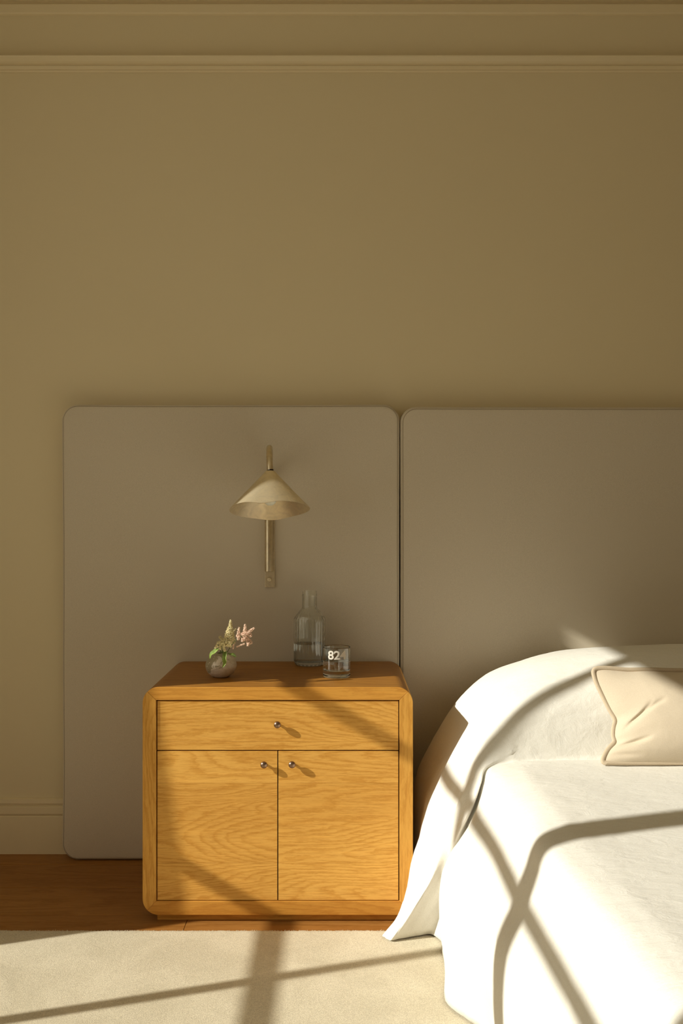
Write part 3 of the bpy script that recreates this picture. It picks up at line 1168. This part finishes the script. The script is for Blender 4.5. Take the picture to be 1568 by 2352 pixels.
ST = [
    stn(3.022, .600, [(.80, .600), (.62, .58), (.52, .555), (.45, .52), (.38, .46), (.31, .36), (.26, .27), (.235, .16), (.225, .06), (.222, .016)]),
    stn(2.94, .668, [(.80, .660), (.63, .645), (.515, .615), (.425, .575), (.335, .49), (.252, .355), (.22, .27), (.205, .15), (.200, .05), (.198, .016)]),
    stn(2.82, .693, [(.80, .684), (.636, .672), (.513, .644), (.412, .603), (.322, .514), (.236, .362), (.206, .28), (.1945, .15), (.193, .05), (.192, .016)]),
    stn(2.68, .705, [(.79, .702), (.615, .683), (.485, .645), (.400, .592), (.337, .512), (.262, .385), (.215, .28), (.196, .15), (.194, .05), (.194, .016)]),
    stn(2.60, .702, [(.78, .699), (.61, .677), (.475, .632), (.392, .572), (.335, .500), (.268, .390), (.215, .27), (.196, .15), (.192, .05), (.192, .016)]),
    stn(2.535, .683, [(.76, 2.535, .681), (.60, 2.532, .653), (.467, 2.525, .614), (.389, 2.515, .558), (.333, 2.50, .488), (.270, 2.50, .380), (.218, 2.52, .27), (.183, 2.53, .185), (.150, 2.50, .070), (.104, 2.468, .018)]),
    stn(2.497, .660, [(.75, 2.497, .660), (.60, 2.497, .637), (.467, 2.492, .602), (.391, 2.472, .543), (.333, 2.452, .476), (.285, 2.455, .385), (.245, 2.475, .285), (.207, 2.488, .195), (.168, 2.478, .080), (.106, 2.452, .017)]),
    stn(2.468, .628, [(.75, 2.468, .628), (.60, 2.468, .613), (.467, 2.465, .588), (.392, 2.448, .530), (.333, 2.428, .468), (.300, 2.425, .400), (.273, 2.435, .315), (.236, 2.447, .222), (.190, 2.455, .100), (.112, 2.441, .016)]),
    stn(2.447, .587, [(.75, 2.447, .587), (.60, 2.447, .582), (.467, 2.445, .566), (.395, 2.434, .517), (.334, 2.415, .458), (.312, 2.410, .415), (.286, 2.42, .365), (.262, 2.43, .285), (.214, 2.443, .150), (.125, 2.432, .016)]),
    stn(2.435, .545, [(.75, 2.435, .545), (.60, 2.435, .543), (.467, 2.434, .536), (.398, 2.425, .500), (.340, 2.404, .453), (.322, 2.395, .415), (.300, 2.398, .364), (.273, 2.412, .289), (.229, 2.450, .150), (.142, 2.441, .016)]),
    stn(2.427, .500, [(.75, 2.427, .500), (.60, 2.427, .500), (.468, 2.425, .497), (.402, 2.417, .480), (.346, 2.396, .449), (.332, 2.380, .414), (.313, 2.376, .364), (.284, 2.394, .293), (.245, 2.455, .150), (.160, 2.448, .016)]),
    stn(2.420, .463, [(.75, 2.420, .463), (.60, 2.420, .463), (.468, 2.416, .464), (.408, 2.410, .461), (.354, 2.402, .447), (.340, 2.408, .412), (.328, 2.418, .362), (.304, 2.435, .290), (.270, 2.468, .150), (.190, 2.460, .016)]),
    stn(2.408, .462, [(.75, 2.408, .462), (.60, 2.407, .462), (.468, 2.404, .462), (.411, 2.400, .460), (.357, 2.388, .448), (.341, 2.372, .412), (.325, 2.366, .362), (.302, 2.378, .298), (.280, 2.440, .150), (.222, 2.468, .016)]),
    stn(2.390, .468, [(.75, 2.390, .468), (.60, 2.390, .468), (.468, 2.388, .467), (.412, 2.384, .463), (.355, 2.370, .448), (.335, 2.352, .410), (.318, 2.350, .360), (.292, 2.358, .296), (.272, 2.395, .150), (.242, 2.425, .016)]),
    stn(2.355, .469, [(.75, .469), (.60, .469), (.468, .468), (.411, .463), (.357, 2.348, .446), (.330, 2.330, .404), (.311, 2.328, .355), (.283, 2.334, .288), (.258, 2.355, .150), (.240, 2.380, .018)]),
    stn(2.25, .470, [(.75, .470), (.60, .470), (.47, .469), (.410, .464), (.360, .440), (.322, .388), (.278, .326), (.232, .262), (.221, .140), (.240, .016)]),
    stn(2.13, .471, [(.75, .471), (.60, .471), (.47, .470), (.412, .465), (.364, .440), (.332, .384), (.305, .320), (.268, .245), (.248, .140), (.222, .018)]),
    stn(2.0, .471, [(.76, .471), (.61, .471), (.48, .470), (.416, .465), (.370, .440), (.338, .384), (.318, .335), (.290, .255), (.272, .150), (.285, .016)]),
    stn(1.81, .470, [(.76, .470), (.61, .470), (.48, .470), (.420, .468), (.368, .452), (.345, .399), (.320, .335), (.288, .268), (.283, .145), (.300, .016)]),
    stn(1.5, .470, [(.78, .470), (.63, .470), (.50, .470), (.438, .468), (.388, .452), (.363, .400), (.342, .325), (.315, .25), (.300, .145), (.300, .016)]),
    stn(1.15, .470, [(.80, .470), (.65, .470), (.52, .470), (.458, .468), (.408, .450), (.383, .400), (.360, .325), (.332, .25), (.318, .145), (.316, .016)]),
    stn(.92, .468, [(.80, .468), (.66, .468), (.54, .468), (.48, .464), (.43, .446), (.40, .395), (.376, .320), (.350, .25), (.334, .145), (.330, .016)]),
    stn(.86, .440, [(.80, .440), (.66, .440), (.55, .438), (.50, .430), (.46, .410), (.43, .360), (.40, .300), (.375, .24), (.36, .145), (.35, .016)]),
    stn(.82, .20, [(.80, .20), (.66, .20), (.57, .20), (.53, .19), (.50, .18), (.47, .16), (.45, .14), (.43, .12), (.41, .08), (.40, .016)]),
    stn(.80, .012, [(.80, .012), (.66, .012), (.58, .012), (.55, .012), (.52, .012), (.50, .012), (.48, .012), (.46, .012), (.44, .012), (.42, .016)]),
]
rows = loft(ST, 8, 8)
# creases: fine ripples along the drape and slack over the top
fin = []
nr, nc = len(rows), len(rows[0])
for i, r in enumerate(rows):
    out = []
    for k, p in enumerate(r):
        a, b = rows[max(i - 1, 0)][k], rows[min(i + 1, nr - 1)][k]
        c, d = r[max(k - 1, 0)], r[min(k + 1, nc - 1)]
        nrm = (b - a).cross(d - c)
        nrm = nrm.normalized() if nrm.length > 1e-9 else Vector((0, 0, 1))
        if nrm.z < -.3:
            nrm = -nrm
        side = max(0.0, min(1.0, (.45 - p.z) / .25)) if p.x < .45 else 0.0
        h = .0016 * noise.noise((p.x * 9, p.y * 13, p.z * 9))
        h += side * .0030 * noise.noise((p.y * 16, p.z * 3.0, 4.2))
        h += .0011 * noise.noise((p.x * 30 + p.y * 22, p.y * 40 - p.x * 18, p.z * 30))
        q = p + nrm * h
        # the cloth lies against the nightstand and on the rug or the boards
        if q.z < .64 and q.x < .1905 and q.y > 2.570:
            if q.y - 2.570 < .1905 - q.x:
                q.y = 2.570
            else:
                q.x = .1905
        q.z = max(q.z, .0175 if q.y < 2.52 else .006)
        q.y = min(q.y, 3.026)
        out.append(q)
    fin.append(out)
bed = thing('bed', (1.1, 1.9, 0), 'bed made up with a white linen coverlet over mattress and pillows', 'bed')
cv = grid_mb(fin).build('coverlet', M_cover, bed, fix=True)
md = cv.modifiers.new('cloth', 'SOLIDIFY')
md.thickness = .003
md.offset = -1

# ------------------------------------------------------------------ velvet cushion
cs = thing('cushion', (.87, 2.36, .470), 'small beige velvet cushion with flanged edge leaning on the white bed pillows', 'cushion')
# outline of the left end (pixels -> points on the leaning plane), then a straight run to the far end
lean = lambda py: 2.327 + (1762 - py) * (.105 / 225.0)
Lft = [(1361, 1538), (1368, 1566), (1384, 1600), (1400, 1632), (1414, 1655), (1410, 1674), (1409, 1694), (1413, 1708), (1399, 1722), (1388, 1740), (1383, 1755)]
leftc = [at(px, py, lean(py)) for px, py in Lft]
WID = .50
cxm = .62 + WID / 2
nS, nT = 150, 150
lz = [p.z for p in leftc]


def left_edge(t):
    """t 0 = bottom, 1 = top"""
    L = list(reversed(leftc))
    f = t * (len(L) - 1)
    i = min(int(f), len(L) - 2)
    q = f - i
    return L[i] * (1 - q) + L[i + 1] * q


def edge_smooth():
    return bez(list(reversed(leftc)), 4)


LE = edge_smooth()


def le(t):
    f = t * (len(LE) - 1)
    i = min(int(f), len(LE) - 2)
    return LE[i] * (1 - (f - i)) + LE[i + 1] * (f - i)


def outline_pt(s, t):
    """flat cushion plane: s 0..1 across, t 0..1 upwards"""
    a = le(t)
    b = Vector((2 * cxm - a.x, a.y, a.z))
    sag = -.006 * math.sin(math.pi * s) * (t ** 3)
    p = a * (1 - s) + b * s
    # pull the pinch straight towards the middle
    k = min(1, min(s, 1 - s) * 5)
    straight = leftc[-1] * (1 - t) + leftc[0] * t
    p.z = p.z * (1 - k) + (straight.z) * k + sag + .004 * noise.noise((s * 9, t * 2, 3)) * t
    p.y = p.y * (1 - k) + straight.y * k
    return p


nrm_c = Vector((0, -.905, .425)).normalized()


def body_pt(s, t, sgn):
    p = outline_pt(s, t)
    ds, dt = min(s, 1 - s), min(t, 1 - t)
    th = .062 * (1 - (1 - min(1, ds * 2)) ** 2.6) ** .75 * (1 - (1 - min(1, dt * 2)) ** 2.4) ** .75
    # tucks running in from the pinched left end
    if sgn > 0:
        for (cs_, ct, dx, dy, dep, wd) in ((.115, .53, .085, .10, .0075, .030), (.175, .56, .10, .09, .0045, .026), (.085, .235, .11, .02, .0075, .032), (.085, .105, .10, -.03, .0065, .028)):
            u = (s - cs_) / dx
            if -1 < u < 1:
                line = ct + dy * u
                th -= min(1, th / .03) * dep * (1 - u * u) ** 1.5 * math.exp(-((t - line) / wd) ** 2)
    th += .0025 * noise.noise((s * 7, t * 5, 2))* min(1, ds * 8) * min(1, dt * 8)
    return p + nrm_c * (sgn * max(th, .001) * (1.0 if sgn > 0 else .45))


def ease(u):
    return .5 - .5 * math.cos(math.pi * u)


mb = MB()
for sgn in (1, -1):
    rows = [[body_pt(ease(i / nS), ease(j / nT), sgn) for i in range(nS + 1)] for j in range(nT + 1)]
    g_ = grid_mb(rows)
    mb.add(g_.v, g_.f, True)
ob = mb.build('velvet_cover', M_cush, cs)
bm = bmesh.new()
bm.from_mesh(ob.data)
bmesh.ops.remove_doubles(bm, verts=bm.verts, dist=.0002)
bm.to_mesh(ob.data)
bm.free()
loop = [outline_pt(0, t / 60) for t in range(61)] + [outline_pt(s / 60, 1) for s in range(1, 61)]
loop += [outline_pt(1, 1 - t / 60) for t in range(1, 61)] + [outline_pt(1 - s / 60, 0) for s in range(1, 60)]
loop = [p + Vector((0, 0, .003)) - nrm_c * .002 for p in loop]
for _ in range(6):
    loop = [(loop[i - 1] + loop[i] * 2 + loop[(i + 1) % len(loop)]) / 4 for i in range(len(loop))]
MB().tube(loop, .0072, 18, closed=True, flat=.75).build('flange', M_cush_edge, cs)
